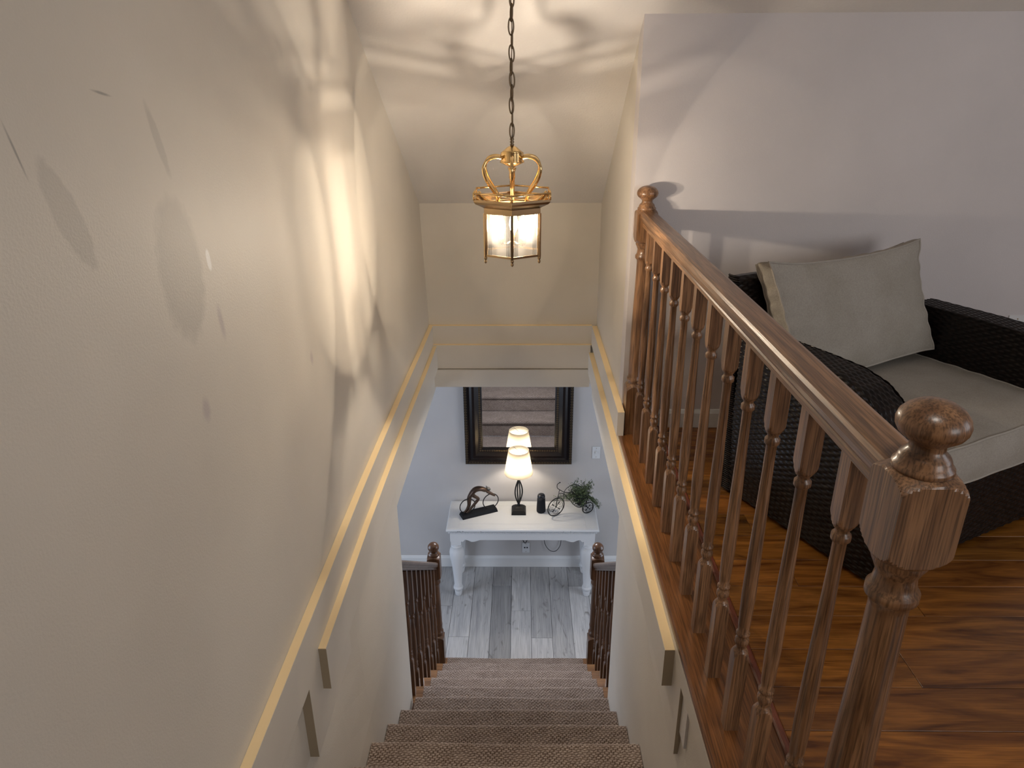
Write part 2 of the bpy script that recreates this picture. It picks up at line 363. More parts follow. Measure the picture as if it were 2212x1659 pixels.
# loft far wall (knee wall under the slope)
o = MB().box(.478, 4.1, 3.09, 3.2, -.02, 1.79).build('wall_loft', M_wall_loft, kind='structure')
MB().box(4.0, 4.1, -2.4, 3.09, -.02, 2.66).build('wall_loft_right', M_wall_loft, kind='structure')
MB().box(-.8, 4.1, -2.5, -2.4, -.02, 2.66).build('wall_behind', M_wall_loft, kind='structure')
# baseboard of the loft
MB().prism([(3.09, 0), (3.076, 0), (3.076, .072), (3.080, .08), (3.085, .088), (3.09, .09)], .60, 4.0, 'x').build('baseboard_loft', M_base, kind='structure')

# stepped trim boards round the stairwell
def board_left(name, t0, t1, y0, z0, z1, ledge=True, y1=4.29):
    yy = [y for y in (list(np.linspace(y0, y1, 14)))]
    mb = MB()
    def sec(y):
        x = lerp(y, [2.2, 3.16, 3.49, 3.85, 4.32], [-.622, -.611, -.605, -.596, -.59]); return x-.01, x+t1, y
    v = []
    for y in yy:
        a, b, _ = sec(y); v += [(a, y, z0), (b, y, z0), (b, y, z1), (a, y, z1)]
    f = [(0, 3, 2, 1), tuple(4*(len(yy)-1)+i for i in (0, 1, 2, 3))]
    for i in range(len(yy)-1):
        for k in range(4): f.append((4*i+k, 4*i+(k+1) % 4, 4*i+4+(k+1) % 4, 4*i+4+k))
    mb.add(v, f); o = mb.build(name, M_trim, kind='structure')
    if ledge:
        v = []
        for y in yy:
            a, b, _ = sec(y); v += [(b-(t1-t0)+.0, y, z1), (b-.0008, y, z1), (b-.0008, y, z1+.0015), (b-(t1-t0), y, z1+.0015)]
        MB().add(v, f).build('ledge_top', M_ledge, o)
    return o
b1 = board_left('trim_1', 0, .026, -2.4, -.05, .12)
b2 = board_left('trim_2', .026, .049, 1.612, -.16, -.008)
b3 = board_left('trim_3', .0, .0258, 1.50, -.31, -.0505, ledge=False)
for bd, z0, z1, y0, ta, tb in ((b2, -.16, -.008, 1.612, .0, .0495), (b3, -.31, -.0505, 1.50, .0, .0263)):
    MB().box(-.622, -.622+tb, y0-.0012, y0, z0, z1).build('board_end', M_end, bd, label='darker end of the board')
# right-hand trims
def board_right(name, x0, x1, y0, y1, z0, z1, end=True, ledge=True):
    o = MB().box(x0, x1, y0, y1, z0, z1).build(name, M_trim, kind='structure')
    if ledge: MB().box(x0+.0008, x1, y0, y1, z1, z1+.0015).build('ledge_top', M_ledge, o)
    if end: MB().box(x0, x1, y0-.0012, y0, z0, z1).build('board_end', M_end if ledge or x0 > .43 else M_trim, o)
    return o
board_right('trim_4', .447, .478, 2.985, 4.29, -.0, .12, end=False)
board_right('trim_5', .430, .461, 1.66, 4.268, -.19, -.052)
board_right('trim_6', .4603, .478, 1.56, 4.262, -.36, -.0955, ledge=False)
MB().box(.4600, .478, -.5, 4.262, -.095, -.0285).build('trim_12', M_trim, kind='structure')
# across the far end
for nm, yf, z0, z1, lg in (('trim_7', 4.29, -.02, .122, True), ('trim_8', 4.268, -.160, 0, True), ('trim_9', 4.258, -.285, -.165, False)):
    o = MB().box(-.566-(.03 if z1 > -.1 else 0), .4415 + (.03 if z1 > .1 else 0), yf, YB, z0, z1).build(nm, M_trim, kind='structure')
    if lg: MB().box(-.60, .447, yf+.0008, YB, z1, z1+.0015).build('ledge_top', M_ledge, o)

# side walls of the stair flight below the loft floor
def side_wall(name, tops, bots, xo, sgn):
    ya = [-.5, 1.2, 1.5, 1.75, 2.0, 2.4, 2.775]; zz = [-.155, -.31, -.42, -.55, -.70, -1.2, -1.9, -2.62]
    def P(u, v):
        y = float(np.interp(u*6, range(7), ya)); z = float(np.interp(v*7, range(8), zz)); t = float(np.interp(z, [-.70, -.31], [1, 0]))
        return (lerp(y, *tops)*(1-t) + lerp(y, *bots)*t, y, z)
    mb = MB(); mb.grid(P, 6, 7, False)
    if sgn < 0: mb.f = [q[::-1] for q in mb.f]
    front = [P(1, v/7) for v in range(8)]
    mb.add(front + [(xo, 2.775, -2.62), (xo, 2.775, -.155)], [tuple(range(10)) if sgn < 0 else tuple(range(10))[::-1]])
    a, b_ = P(0, 0), P(1, 0)
    mb.add([P(u/6, 0) for u in range(7)] + [(xo, 2.775, -.155), (xo, -.5, -.155)], [tuple(range(9))])
    mb.add([(xo, -.5, -.155), (xo, 2.775, -.155), (xo, 2.775, -2.62), (xo, -.5, -2.62)], [(0, 1, 2, 3)])
    return mb.build(name, M_wall, kind='structure')
side_wall('wall_stair_left', ([1.49, 2.0, 2.775], [-.6226, -.592, -.5705]), ([1.5, 2.0, 2.775], [-.576, -.573, -.568]), -.74, 1)
side_wall('wall_stair_right', ([1.5, 1.9, 2.775], [.4785, .464, .4475]), ([1.5, 2.0, 2.775], [.450, .448, .4465]), .60, -1)
MB().box(.4778, .60, -.5, 3.09, -.30, -.031).build('wall_below_loft', M_wall, kind='structure')
MB().box(-.605, .47, .70, .885, -.6, -.03).build('wall_top_riser', M_wall, kind='structure')

# oak border of the loft edge and the floors
o = MB().prism([(.4635, -.028), (.4605, -.022), (.4605, -.008), (.4665, 0), (.643, 0), (.643, -.028)], .72, 3.09, 'y').build('trim_10', M_border, kind='structure')
MB().prism([(.643, -.01), (.643, .004), (.648, .008), (.660, .008), (.665, .002), (.665, -.01)], .72, 3.09, 'y').build('trim_11', M_redstrip, kind='structure')
fl = MB().box(.60, 4.0, -2.4, 3.09, -.06, -.013).box(-.605, .60, -2.4, .72, -.06, -.013).build('floor', M_groove, kind='structure')
rnd = random.Random(3)
ybounds = [2.036 + .1415*k for k in range(8)] + [2.036-.1415*k for k in range(1, 32)]
rows = sorted(set(round(y, 4) for y in ybounds))
joints = {round(1.611-.1415*0, 4): 1.087}
for r_i, y0 in enumerate(rows):
    y1 = min(y0+.1415, 3.076)
    if y1-y0 < .02: continue
    xs0 = .6655 if y1 > .72 else -.60
    if abs(y0-1.468) < .01: jt = 1.087
    elif abs(y0-1.893) < .01: jt = .907
    elif abs(y0-1.328) < .01 or abs(y0-1.185) < .01: jt = 2.6
    else: jt = .3 + rnd.random()*1.2 + .66
    xs = [xs0] + [x for x in [jt-1.2, jt, jt+1.2, jt+2.4] if xs0+.15 < x < 3.9] + [4.0]
    for a, b_ in zip(xs[:-1], xs[1:]):
        o = MB().cbox(-(b_-a)/2+.0006, (b_-a)/2-.0006, -(y1-y0)/2+.0008, (y1-y0)/2-.0008, -.012, 0, .0012).build('plank', M_plank, fl)
        o.location = ((a+b_)/2, (y0+y1)/2, 0); t = rnd.uniform(.65, 1.15); o.color = (t, t*rnd.uniform(.93, 1.04), t*rnd.uniform(.85, 1.1), 1)

# ------------------------------------------------------------------ setting: the lower hall
ZF = -2.60
MB().box(-3, 3, 5.456, 5.56, ZF, -.27).build('wall_hall_far', M_wall_low, kind='structure')
MB().box(-3.1, -3, 1.5, 5.56, ZF, -.27).build('wall_hall_left', M_wall_low, kind='structure')
MB().box(3, 3.1, 1.5, 5.56, ZF, -.27).build('wall_hall_right', M_wall_low, kind='structure')
MB().box(-3, -.72, 1.4, 1.5, ZF, -.27).box(.60, 3, 1.4, 1.5, ZF, -.27).build('wall_hall_near', M_wall_low, kind='structure')
MB().box(-3.1, -.60, 1.5, 5.56, -.268, -.1).box(-.60, .47, 4.33, 5.56, -.283, -.1).box(.47, 3.1, 1.5, 5.56, -.268, -.1).build('ceiling_hall', M_ceil, kind='structure')
MB().prism([(5.456, ZF), (5.442, ZF), (5.442, ZF+.095), (5.447, ZF+.105), (5.452, ZF+.115), (5.456, ZF+.118)], -3, 3, 'x').build('baseboard_hall', M_base, kind='structure')
fl2 = MB().box(-3, 3, 1.5, 5.456, ZF-.06, ZF-.009).build('floor_hall', M_groove2, kind='structure')
cols = [-.088 + .1695*k for k in range(-9, 10)]
for ci, x0 in enumerate(cols):
    x1 = x0 + .1695; kk = ci - 9
    jl = {-3: [4.527], 0: [4.84], 1: [4.517], 3: [5.164], -1: [5.17], -4: [4.9], -2: [3.9], 2: [3.8]}.get(kk, [4.0+rnd.random()])
    yj = [2.7] + sorted(y for y in jl + [jl[0]-1.22] if y > 2.8) + [5.442]
    for a, b_ in zip(yj[:-1], yj[1:]):
        o = MB().cbox(-(x1-x0)/2+.0014, (x1-x0)/2-.0014, -(b_-a)/2+.0014, (b_-a)/2-.0014, -.009, 0, .0012).build('plank', M_grey, fl2)
        o.location = ((x0+x1)/2, (a+b_)/2, ZF); t = rnd.uniform(.78, 1.12)
        if kk == -1: t = .60 if a < 5 else .68
        elif kk == 3: t = 1.12 if a < 5.1 else .72
        elif kk in (-3, 0): t = 1.0
        elif kk in (-2, 2): t = .88
        elif kk == 1: t = .80 if a > 4.4 else 1.1
        o.color = (t, t*.995, t*.985, 1)

# ------------------------------------------------------------------ carpeted staircase
TR, RI, YN0, ZN0 = .2648, .2002, 2.2396, -.9991
stair = empty('carpeted_staircase', (0, 0, 0), label='straight flight of stairs covered in brown-grey loop carpet leading down to the hall', cat='staircase')
def step_mesh(k, xa, xb):
    yn, zn = YN0 + TR*k, ZN0 - RI*k
    r = .022; prof = [(yn-TR-.016, zn), (yn-r, zn)]
    for a in range(1, 9):
        t = math.pi*a/8; prof.append((yn-r+r*math.sin(t), zn-r+r*math.cos(t)))
    prof.append((yn-r-.004, zn-2*r-.004)); prof.append((yn-r-.006, zn-RI+.002))
    P = np.array(prof); seg = np.hypot(*np.diff(P, axis=0).T); s = np.concatenate([[0], np.cumsum(seg)])
    nv = int(s[-1]/.0026); nu = int((xb-xa)/.0042); t = np.linspace(0, s[-1], nv+1)
    yy = np.interp(t, s, P[:, 0]); zz = np.interp(t, s, P[:, 1])
    dy, dz = np.gradient(yy), np.gradient(zz); ln = np.hypot(dy, dz)+1e-9; ny, nz = -dz/ln, dy/ln
    ny = np.where(ny*0+nz < -.99, 0, ny)
    x = np.linspace(xa, xb, nu+1); X, T = np.meshgrid(x, t)
    pit = .0165; row = np.floor(T/(pit*.8)); ph = X/pit + .5*(row % 2)
    rs = np.random.RandomState(k+20); ja, jb = rs.rand(2)*6
    T2 = T + .0022*np.sin(X*190+ja) + .0015*np.sin(X*61+jb); row = np.floor(T2/(pit*.62)); ph = X/pit + .5*(row % 2) + .12*np.sin(row*12.9898+k)
    pile = np.abs(np.sin(np.pi*ph))**.8*np.abs(np.sin(np.pi*T2/(pit*.62)))**.7; pile = pile*(.72+.28*rs.rand(*pile.shape)); h = .0048*pile
    wob = .0035*np.sin(X*7+k*1.7)*np.exp(-((T-TR)**2)/.006)
    V = np.stack([X, yy[:, None] + (ny[:, None])*(h+wob*.6), zz[:, None] + (nz[:, None])*(h) + wob*.7], 2)
    o = np_grid('carpet_step', V, nu, nv, M_carpet, stair)
    at = o.data.attributes.new('pile', 'FLOAT', 'POINT'); at.data.foreach_set('value', pile.astype(np.float32).ravel()); return o
for k in range(-4, 8):
    yn = YN0 + TR*k
    xa = lerp(yn-.1, [1.5, 2.0, 2.76], [-.576, -.573, -.568]) + .002 if k <= 1 else -.548
    xb = lerp(yn-.1, [1.5, 2.0, 2.78], [.450, .448, .4465]) - .002 if k <= 1 else .455
    step_mesh(k, xa, xb)
# solid carriage below the carpet
for k in range(-4, 8):
    yn, zn = YN0+TR*k, ZN0-RI*k
    wl, wr = (-.56, .44) if k <= 2 else (-.655, .585)
    MB().box(wl, wr, yn-TR-.01, yn-.035, zn-RI if k < 7 else ZF, zn-.012).build('stair_core', M_oak_dk, stair)
    if k >= 2:
        for s, (xi, xo) in (('l', (-.549, -.672)), ('r', (.456, .600))):
            x0, x1 = min(xi, xo), max(xi, xo); ya = yn-TR-.014 if k > 2 else 2.785
            if ya > yn-.02: continue
            MB().prism([(ya, zn-.026), (yn-.010, zn-.026), (yn-.002, zn-.020), (yn, zn-.013), (yn-.002, zn-.005), (yn-.010, zn), (ya, zn)], x0, x1, 'x').build('wood_tread_end', M_tread, stair)

# ------------------------------------------------------------------ balusters, newels and rails
def tongue(w, r1, z0, z1, n=7):      # square block turned down to a round of radius r1 between z0 (square) and z1
    return [(z0 + (z1-z0)*i/n, (w, w*1.4143 - (w*1.4143-r1)*(1-math.cos(math.pi/2*i/n))), 1, False) for i in range(n+1)]
def baluster_rings(H, ring=.815):
    w = .0175
    low = [(0, (w, 1), 1, False)] + tongue(w, .0155, .226, .251) + [(.2512, .0155, 0, True), (.254, .0115, 0, True), (.260, .0115, 0, True), (.272, .0165, 0, True), (.282, .0165, 0, True), (.288, .0115, 0, True),
           (.292, .0118, 0, True), (.296, .0165, 0, True), (.301, .0165, 0, True), (.305, .0122, 0, True), (.325, .0145, 0, True), (.42, .0165, 0, True), (.52, .0152, 0, True), (ring-.06, .0112, 0, True),
           (ring-.012, .0112, 0, True), (ring-.006, .0160, 0, True), (ring+.004, .0160, 0, True), (ring+.009, .0115, 0, True), (ring+.014, .0115, 0, True), (ring+.018, .0150, 0, False)] + tongue(w, .0150, ring+.043, ring+.0185)[::-1] + [(H, (w, 1), 1, False)]
    return low
def newel_rings(top='mushroom'):
    w = .0435
    if top == 'mushroom':
        return [(0, (w, 1), 1, False)] + tongue(w, .036, .212, .249) + [(.2495, .036, 0, True), (.254, .033, 0, True), (.262, .0395, 0, True), (.274, .0395, 0, True), (.280, .034, 0, True), (.30, .0345, 0, True), (.50, .0335, 0, True), (.70, .029, 0, True), (.81, .0272, 0, True),
                (.822, .0285, 0, True), (.830, .036, 0, True), (.842, .036, 0, True), (.850, .030, 0, True), (.868, .0275, 0, True), (.882, .033, 0, True), (.890, .037, 0, True), (.8965, .037, 0, False)] + tongue(w, .037, .925, .897)[::-1] + tongue(w, .037, 1.013, 1.035) + [(1.0355, .037, 0, True)], \
               [(1.034, .036), (1.038, .0385), (1.043, .0380), (1.047, .034), (1.053, .0325), (1.058, .030), (1.065, .0225), (1.074, .022), (1.081, .030), (1.088, .039), (1.096, .0435), (1.104, .0445), (1.113, .042), (1.122, .035), (1.129, .024), (1.133, .010), (1.134, .002)]
    return [(0, (w, 1), 1, False)] + tongue(w, .035, .222, .254) + [(.2545, .035, 0, True), (.262, .032, 0, True), (.275, .040, 0, True), (.285, .040, 0, True), (.29, .033, 0, True), (.33, .034, 0, True), (.345, .036, 0, True), (.36, .033, 0, True), (.55, .031, 0, True), (.68, .029, 0, True),
            (.70, .031, 0, True), (.712, .037, 0, True), (.725, .037, 0, True), (.735, .031, 0, True), (.75, .034, 0, False)] + tongue(w, .034, .782, .7505)[::-1] + tongue(w, .036, .925, .945) + [(.9452, .036, 0, True)], \
           [(.943, .036), (.950, .040), (.958, .040), (.966, .034), (.972, .024), (.978, .026), (.986, .033), (.996, .0375), (1.007, .039), (1.018, .0375), (1.029, .031), (1.037, .022), (1.042, .011), (1.043, .002)]
def newel(parent, loc, top, mat):
    rs, kn = newel_rings(top)
    p = MB().rings(rs, 128).build('newel_post', mat, parent); p.location = loc
    MB().lathe([(r, z) for z, r in kn], 32).build('knob', mat, p)
    return p
RAILP = [(-.022, -.062), (.022, -.062), (.022, -.052), (.0205, -.047), (.026, -.042), (.031, -.034), (.034, -.022), (.034, -.010), (.030, -.003), (.022, 0), (-.022, 0), (-.030, -.003), (-.034, -.010), (-.034, -.022), (-.031, -.034), (-.026, -.042), (-.0205, -.047), (-.022, -.052)]
def rail_mesh(p0, p1):
    mb = MB(); p0, p1 = Vector(p0), Vector(p1); n = len(RAILP)
    v = [p0 + Vector((a, 0, b)) for a, b in RAILP] + [p1 + Vector((a, 0, b)) for a, b in RAILP]
    f = [tuple(range(n)), tuple(range(n, 2*n))[::-1]] + [(i, i+n, (i+1) % n+n, (i+1) % n) for i in range(n)]
    return mb.add(v, f)
XR = .5305
rail = empty('stair_railing', (XR, .83, 0), label='varnished oak railing along the loft edge with mushroom-topped newel posts', cat='railing')
rm = rail_mesh((0, .036, 1.032), (0, 2.185, 1.032)).build('handrail', M_oak_y, rail)
newel(rail, (0, 0, 0), 'mushroom', M_oak)
newel(rail, (-.003, 2.213, 0), 'mushroom', M_oak)
bl0 = MB().rings(baluster_rings(.974), 24).build('baluster', M_oak, rail)
for i in range(12):
    y = 2.895 + .017 - .1742*i - .83
    if i == 0: bl0.location = (0, y, 0)
    else: inst(bl0, rail, (0, y, 0))
# lower balustrades
for sx, xr, lab in ((-1, -.606, 'dark oak balustrade on the left of the lowest steps, ending in a ball-topped newel'), (1, .524, 'dark oak balustrade on the right of the lowest steps, ending in a ball-topped newel')):
    zt = ZN0 - RI*7; rl = empty('stair_balustrade', (xr, 4.055, zt), label=lab, cat='railing', group='balustrades beside the lowest steps')
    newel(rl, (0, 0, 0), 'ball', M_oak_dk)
    def ztop(y): return -.745 - .756*(y-3.03)
    ya, yb = 2.785, 4.02
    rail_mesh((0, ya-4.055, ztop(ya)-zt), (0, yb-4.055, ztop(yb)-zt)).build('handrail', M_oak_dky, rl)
    for n in range(3, 8):
        for q in (0, 1):
            y = YN0 + TR*n - (.055 if q == 0 else .187)
            if n == 7 and q == 0: continue
            tz = ZN0 - RI*n; H = ztop(y) - .055 - tz
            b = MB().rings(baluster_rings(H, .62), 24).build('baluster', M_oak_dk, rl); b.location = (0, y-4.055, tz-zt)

# ------------------------------------------------------------------ brass pendant lantern
LX, LY = -.033, 2.6
lan = empty('pendant_lantern', (LX, LY, .93), label='hexagonal brass hall lantern with glass panes hanging on a long chain', cat='lamp')
def P6(r, k): a = -math.pi/2 + k*math.pi/3; return (r*math.cos(a), r*math.sin(a))
z0 = -.93
RB = .112
# bottom ring and top ring of the cage
def hexring(r0, r1, za, zb, close=True):
    mb = MB(); v = []
    for k in range(6):
        for r, z in ((r0, za), (r1, za), (r1, zb), (r0, zb)): x, y = P6(r, k); v.append((x, y, z+z0))
    f = []
    for k in range(6):
        j = (k+1) % 6
        for q in range(4): f.append((4*k+q, 4*j+q, 4*j+(q+1) % 4, 4*k+(q+1) % 4))
    return mb.add(v, f)
hexring(RB-.006, RB+.001, .946, .953).build('bottom_rail', M_brassd, lan)
hexring(RB-.008, RB+.003, 1.098, 1.122).build('top_rail', M_brassd, lan)
# flared gallery: sloping skirt and upright pierced band
def loft6(secs):
    mb = MB(); v = []; m = len(secs)
    for r, z in secs:
        for k in range(6): x, y = P6(r, k); v.append((x, y, z+z0))
    f = [(i*6+k, i*6+(k+1) % 6, (i+1)*6+(k+1) % 6, (i+1)*6+k) for i in range(m-1) for k in range(6)]
    f += [((m-1)*6+k, (m-1)*6+(k+1) % 6, (k+1) % 6, k) for k in range(6)]
    return mb.add(v, f)
loft6([(RB+.003, 1.118), (RB+.010, 1.122), (.148, 1.134), (.155, 1.142), (.155, 1.150), (.151, 1.150), (.150, 1.144), (RB-.002, 1.128)]).build('skirt', M_brassd, lan)
for k in range(6):                                    # upright gallery: rail on short scrolls
    a, b = P6(.154, k), P6(.154, k+1); rl_ = MB().tube([(a[0], a[1], 1.171+z0), (b[0], b[1], 1.171+z0)], .0035, 8).tube([(a[0], a[1], 1.148+z0), (a[0], a[1], 1.172+z0)], .0035, 8)
    rl_.build('gallery_rail', M_brass, lan)
for k in range(6):
    x, y = P6(RB, k); p = MB().box(-.0045, .0045, -.0045, .0045, .945+z0, 1.10+z0).build('corner_post', M_brassd, lan); p.location = (x, y, 0); p.rotation_euler = (0, 0, -math.pi/2+k*math.pi/3)
    MB().lathe([(.0015, .940+z0+.006), (.006, .944+z0), (.006, .938+z0), (.003, .935+z0), (.0055, .930+z0), (.0055, .927+z0), (.002, .921+z0)], 10).build('finial', M_brassd, p)
    a, b = P6(RB-.003, k), P6(RB-.003, k+1); ax, ay = (a[0]+b[0])/2, (a[1]+b[1])/2; an = math.atan2(b[1]-a[1], b[0]-a[0])
    g = MB().box(-RB/2+.008, RB/2-.008, -.0008, .0008, .953+z0, 1.10+z0).build('glass_pane', M_glass, lan); g.location = (ax, ay, 0); g.rotation_euler = (0, 0, an)
for k in range(6):                                    # scrolled arms up to the hub
    a = -math.pi/2 + k*math.pi/3
    pr = catmull([(.036, 1.283), (.066, 1.288), (.096, 1.280), (.113, 1.256), (.110, 1.228), (.095, 1.200), (.076, 1.176), (.062, 1.155), (.058, 1.138), (.068, 1.127), (.090, 1.126), (.120, 1.136), (.144, 1.158)], 5)
    MB().tube([(q[0]*math.cos(a), q[0]*math.sin(a), q[1]+z0) for q in [(c[0], c[1]) for c in pr]], .0062, 8).build('scroll_arm', M_brass, lan)
MB().lathe([(.004, 1.250+z0), (.028, 1.260+z0), (.0405, 1.267+z0)], 32, caps=False).lathe([(.043, 1.267+z0), (.043, 1.272+z0)], 32).lathe([(.0405, 1.270+z0), (.0405, 1.300+z0)], 32, caps=False).lathe([(.0405, 1.300+z0), (.030, 1.308+z0), (.018, 1.318+z0), (.010, 1.322+z0), (.004, 1.324+z0)], 32).build('hub', M_brass, lan)
MB().lathe([(.003, .985+z0), (.010, .990+z0), (.005, 1.0+z0), (.005, 1.12+z0), (.007, 1.15+z0), (.0095, 1.19+z0), (.0085, 1.21+z0), (.011, 1.215+z0), (.0105, 1.235+z0), (.016, 1.25+z0)], 16).build('centre_stem', M_brass, lan)
MB().lathe([(.005, 1.322+z0), (.008, 1.327+z0), (.005, 1.331+z0), (.008, 1.336+z0), (.005, 1.340+z0), (.008, 1.345+z0), (.004, 1.352+z0)], 14).build('loop_collar', M_chain, lan)
for q, an in enumerate((205, 325, 85)):
    bx, by = .046*math.cos(R(an)), .046*math.sin(R(an))
    MB().tube([(0, 0, .992+z0), (bx*.5, by*.5, .982+z0), (bx, by, .986+z0)], .0035, 8).build('bulb_arm', M_brass, lan)
    s = MB().lathe([(.004, .978+z0), (.009, .982+z0), (.012, .988+z0), (.0125, 1.008+z0), (.010, 1.014+z0)], 14).build('bulb_socket', M_brass, lan); s.location = (bx, by, 0)
    bb = MB().lathe([(.006, 1.013+z0), (.011, 1.022+z0), (.0165, 1.040+z0), (.0165, 1.052+z0), (.012, 1.070+z0), (.006, 1.085+z0), (.001, 1.093+z0)], 16).build('bulb', M_bulb, lan); bb.location = (bx, by, 0)
    light('lantern_bulb_light', 'POINT', (LX+bx, LY+by, 1.048), 8.4, (1, .855, .68), .007)
def link(flip):
    pts = [(.0085*math.cos(2*math.pi*k/20), 0, .026*math.sin(2*math.pi*k/20)) for k in range(20)]
    return MB().tube(pts, .0026, 7, closed=True)
lk = link(0).build('chain_link', M_chain, lan)
zc = 1.372; i = 0
while zc < 2.09:
    o = lk if i == 0 else inst(lk, lan); o.location = (.0015*math.sin(i*2.1), .0015*math.cos(i*1.7), zc+z0)
    o.rotation_euler = (0, R(rnd.uniform(-5, 5)), R(25 + 90*(i % 2) + rnd.uniform(-18, 18))); zc += .0405; i += 1
MB().tube([(.002*math.sin(t*.9), .002*math.cos(t*1.1), 1.345+z0+t*.75/20) for t in range(21)], .0016, 6).build('cord', M_chain, lan)
MB().lathe([(.002, 2.085+z0), (.012, 2.09+z0), (.05, 2.10+z0), (.062, 2.125+z0), (.062, 2.13+z0)], 24).build('ceiling_canopy', M_brass, lan)

# ------------------------------------------------------------------ console table
ZT = -1.88; TY0, TY1 = 4.978, 5.432
tab = empty('console_table', (.007, 5.2, ZF), label='white painted console table with turned legs and scalloped apron against the hall wall', cat='table')
TX, TYc = .007, 5.2
def T(mb): mb.v = [(x-TX, y-TYc, z-ZF) for x, y, z in mb.v]; return mb
def frustum_stack(mb, secs):                       # secs: (x0,x1,y0,y1,z)
    v = []
    for x0, x1, y0, y1, z in secs: v += [(x0, y0, z), (x1, y0, z), (x1, y1, z), (x0, y1, z)]
    m = len(secs); f = [(3, 2, 1, 0), tuple(4*(m-1)+q for q in range(4))]
    for a in range(m-1):
        for q in range(4): f.append((4*a+q, 4*a+(q+1) % 4, 4*a+4+(q+1) % 4, 4*a+4+q))
    return mb.add(v, f)
x0, x1 = -.632, .648
tt = frustum_stack(MB(), [(x0+.018, x1-.018, TY0+.018, TY1, ZT-.034), (x0+.012, x1-.012, TY0+.012, TY1, ZT-.026), (x0+.003, x1-.003, TY0+.003, TY1, ZT-.022), (x0, x1, TY0, TY1, ZT-.016), (x0, x1, TY0, TY1, ZT-.008), (x0+.006, x1-.006, TY0+.006, TY1-.002, ZT-.001), (x0+.012, x1-.012, TY0+.012, TY1-.004, ZT)])
T(tt).build('tabletop', M_white, tab)
# inset groove lines of the top: three thin raised fields
for (a, b_, c, d) in ((x0+.03, x0+.105, TY0+.025, TY1-.02), (x0+.109, x1-.109, TY0+.025, TY0+.085), (x0+.109, x1-.109, TY0+.089, TY1-.085), (x0+.109, x1-.109, TY1-.081, TY1-.02), (x1-.105, x1-.03, TY0+.025, TY1-.02)):
    T(MB().cbox(a, b_, c, d, ZT-.0005, ZT+.0012, .001)).build('top_panel', M_white, tab)
bd = MB(); xx = x0+.025
T(bd)
bd2 = MB()
nb = 110
for q in range(nb):
    bd2.ball((x0+.022+(x1-x0-.044)*q/(nb-1)-TX, TY0+.020-TYc, ZT-.042-ZF), .0062, .005, .0055, 6, 4)
bd2.build('beading', M_white, tab, kind='stuff')
# apron with scallops
yA = TY0+.028
def apz(x):
    u = abs(x-.008)
    if u < .36: return ZT-.118
    if u < .50: return ZT-.118-.020*math.sin(math.pi*(u-.36)/.14)**1.0 if u < .43 else ZT-.118-.020*math.sin(math.pi*(u-.36)/.14) + .012*math.sin(math.pi*(u-.43)/.07)
    return ZT-.135
xs = np.linspace(x0+.03, x1-.03, 90)
poly = [(x, apz(x)) for x in xs] + [(x1-.03, ZT-.034), (x0+.03, ZT-.034)]
mb = MB(); m = len(poly)
v = [(x, yA, z) for x, z in poly] + [(x, yA+.02, z) for x, z in poly]; f = []
for q in range(89): f += [(q, q+1, m+q+1, m+q)]
top = [(x, ZT-.034) for x in xs]
mb.add([(x, yA, apz(x)) for x in xs] + [(x, yA, ZT-.034) for x in xs] + [(x, yA+.02, apz(x)) for x in xs] + [(x, yA+.02, ZT-.034) for x in xs],
       [(q, q+1, 91+q, 90+q) for q in range(89)] + [(180+q, 270+q, 271+q, 181+q) for q in range(89)] + [(q, 180+q, 181+q, q+1) for q in range(89)])
T(mb).build('apron', M_white, tab)
T(MB().box(x0+.03, x0+.05, yA+.0205, TY1-.01, ZT-.12, ZT-.034)).build('apron_side', M_white, tab)
T(MB().box(x1-.05, x1-.03, yA+.0205, TY1-.01, ZT-.12, ZT-.034)).build('apron_side', M_white, tab)
lp = [(0, .024, 0), (.006, .027, 0), (.05, .033, 0), (.062, .029, 0), (.070, .040, 0), (.080, .043, 0), (.094, .040, 0), (.100, .033, 0), (.108, .036, 0), (.114, .033, 0), (.20, .037, 0), (.32, .047, 0), (.40, .060, 0), (.45, .064, 0), (.485, .058, 0), (.51, .045, 0), (.517, .049, 0), (.525, .049, 0), (.530, .042, 0), (.538, .046, 0), (.547, .042, 0)]
lg = None
for lx in (x0+.078, x1-.078):
    for ly in (TY0+.072, TY1-.06):
        if lg is None:
            lg = MB().rings([(z, r, q, True) for z, r, q in lp], 24).rings([(.547, .043, 1, False), (.688, .043, 1, False)], 16).build('leg', M_white, tab); o = lg
        else: o = inst(lg, tab)
        o.location = (lx-TX, ly-TYc, 0)
for cx_ in (-.53, -.515, -.49, -.34, .35, .41):
    T(MB().ball((cx_, TY0-.0005, ZT-.014), .006 if cx_ < -.45 else .003, .0012, .0022, 6, 4)).build('paint_chip', M_jute, tab)

# ------------------------------------------------------------------ table lamp
LMX, LMY = -.024, 5.262
lamp = empty('table_lamp', (LMX, LMY, ZT+.0012), label='lit table lamp with cream tapered shade and black oval wire stem', cat='lamp')
frustum_stack(MB(), [(-.062, .062, -.062, .062, 0), (-.062, .062, -.062, .062, .016), (-.052, .052, -.052, .052, .030), (-.050, .050, -.050, .050, .034), (-.036, .036, -.036, .036, .046), (-.034, .034, -.034, .034, .050), (-.016, .016, -.016, .016, .062)]).build('base', M_black, lamp)
MB().lathe([(.012, .06), (.016, .066), (.013, .074), (.008, .082), (.010, .09)], 16).build('stem_foot', M_black, lamp)
for k in range(4):
    a = R(20+90*k); pts = [(.004+.029*math.sin(math.pi*t/14), .08+.235*t/14) for t in range(15)]
    MB().tube([(r*math.cos(a), r*math.sin(a), z) for r, z in pts], .0058, 7).build('stem_bar', M_black, lamp)
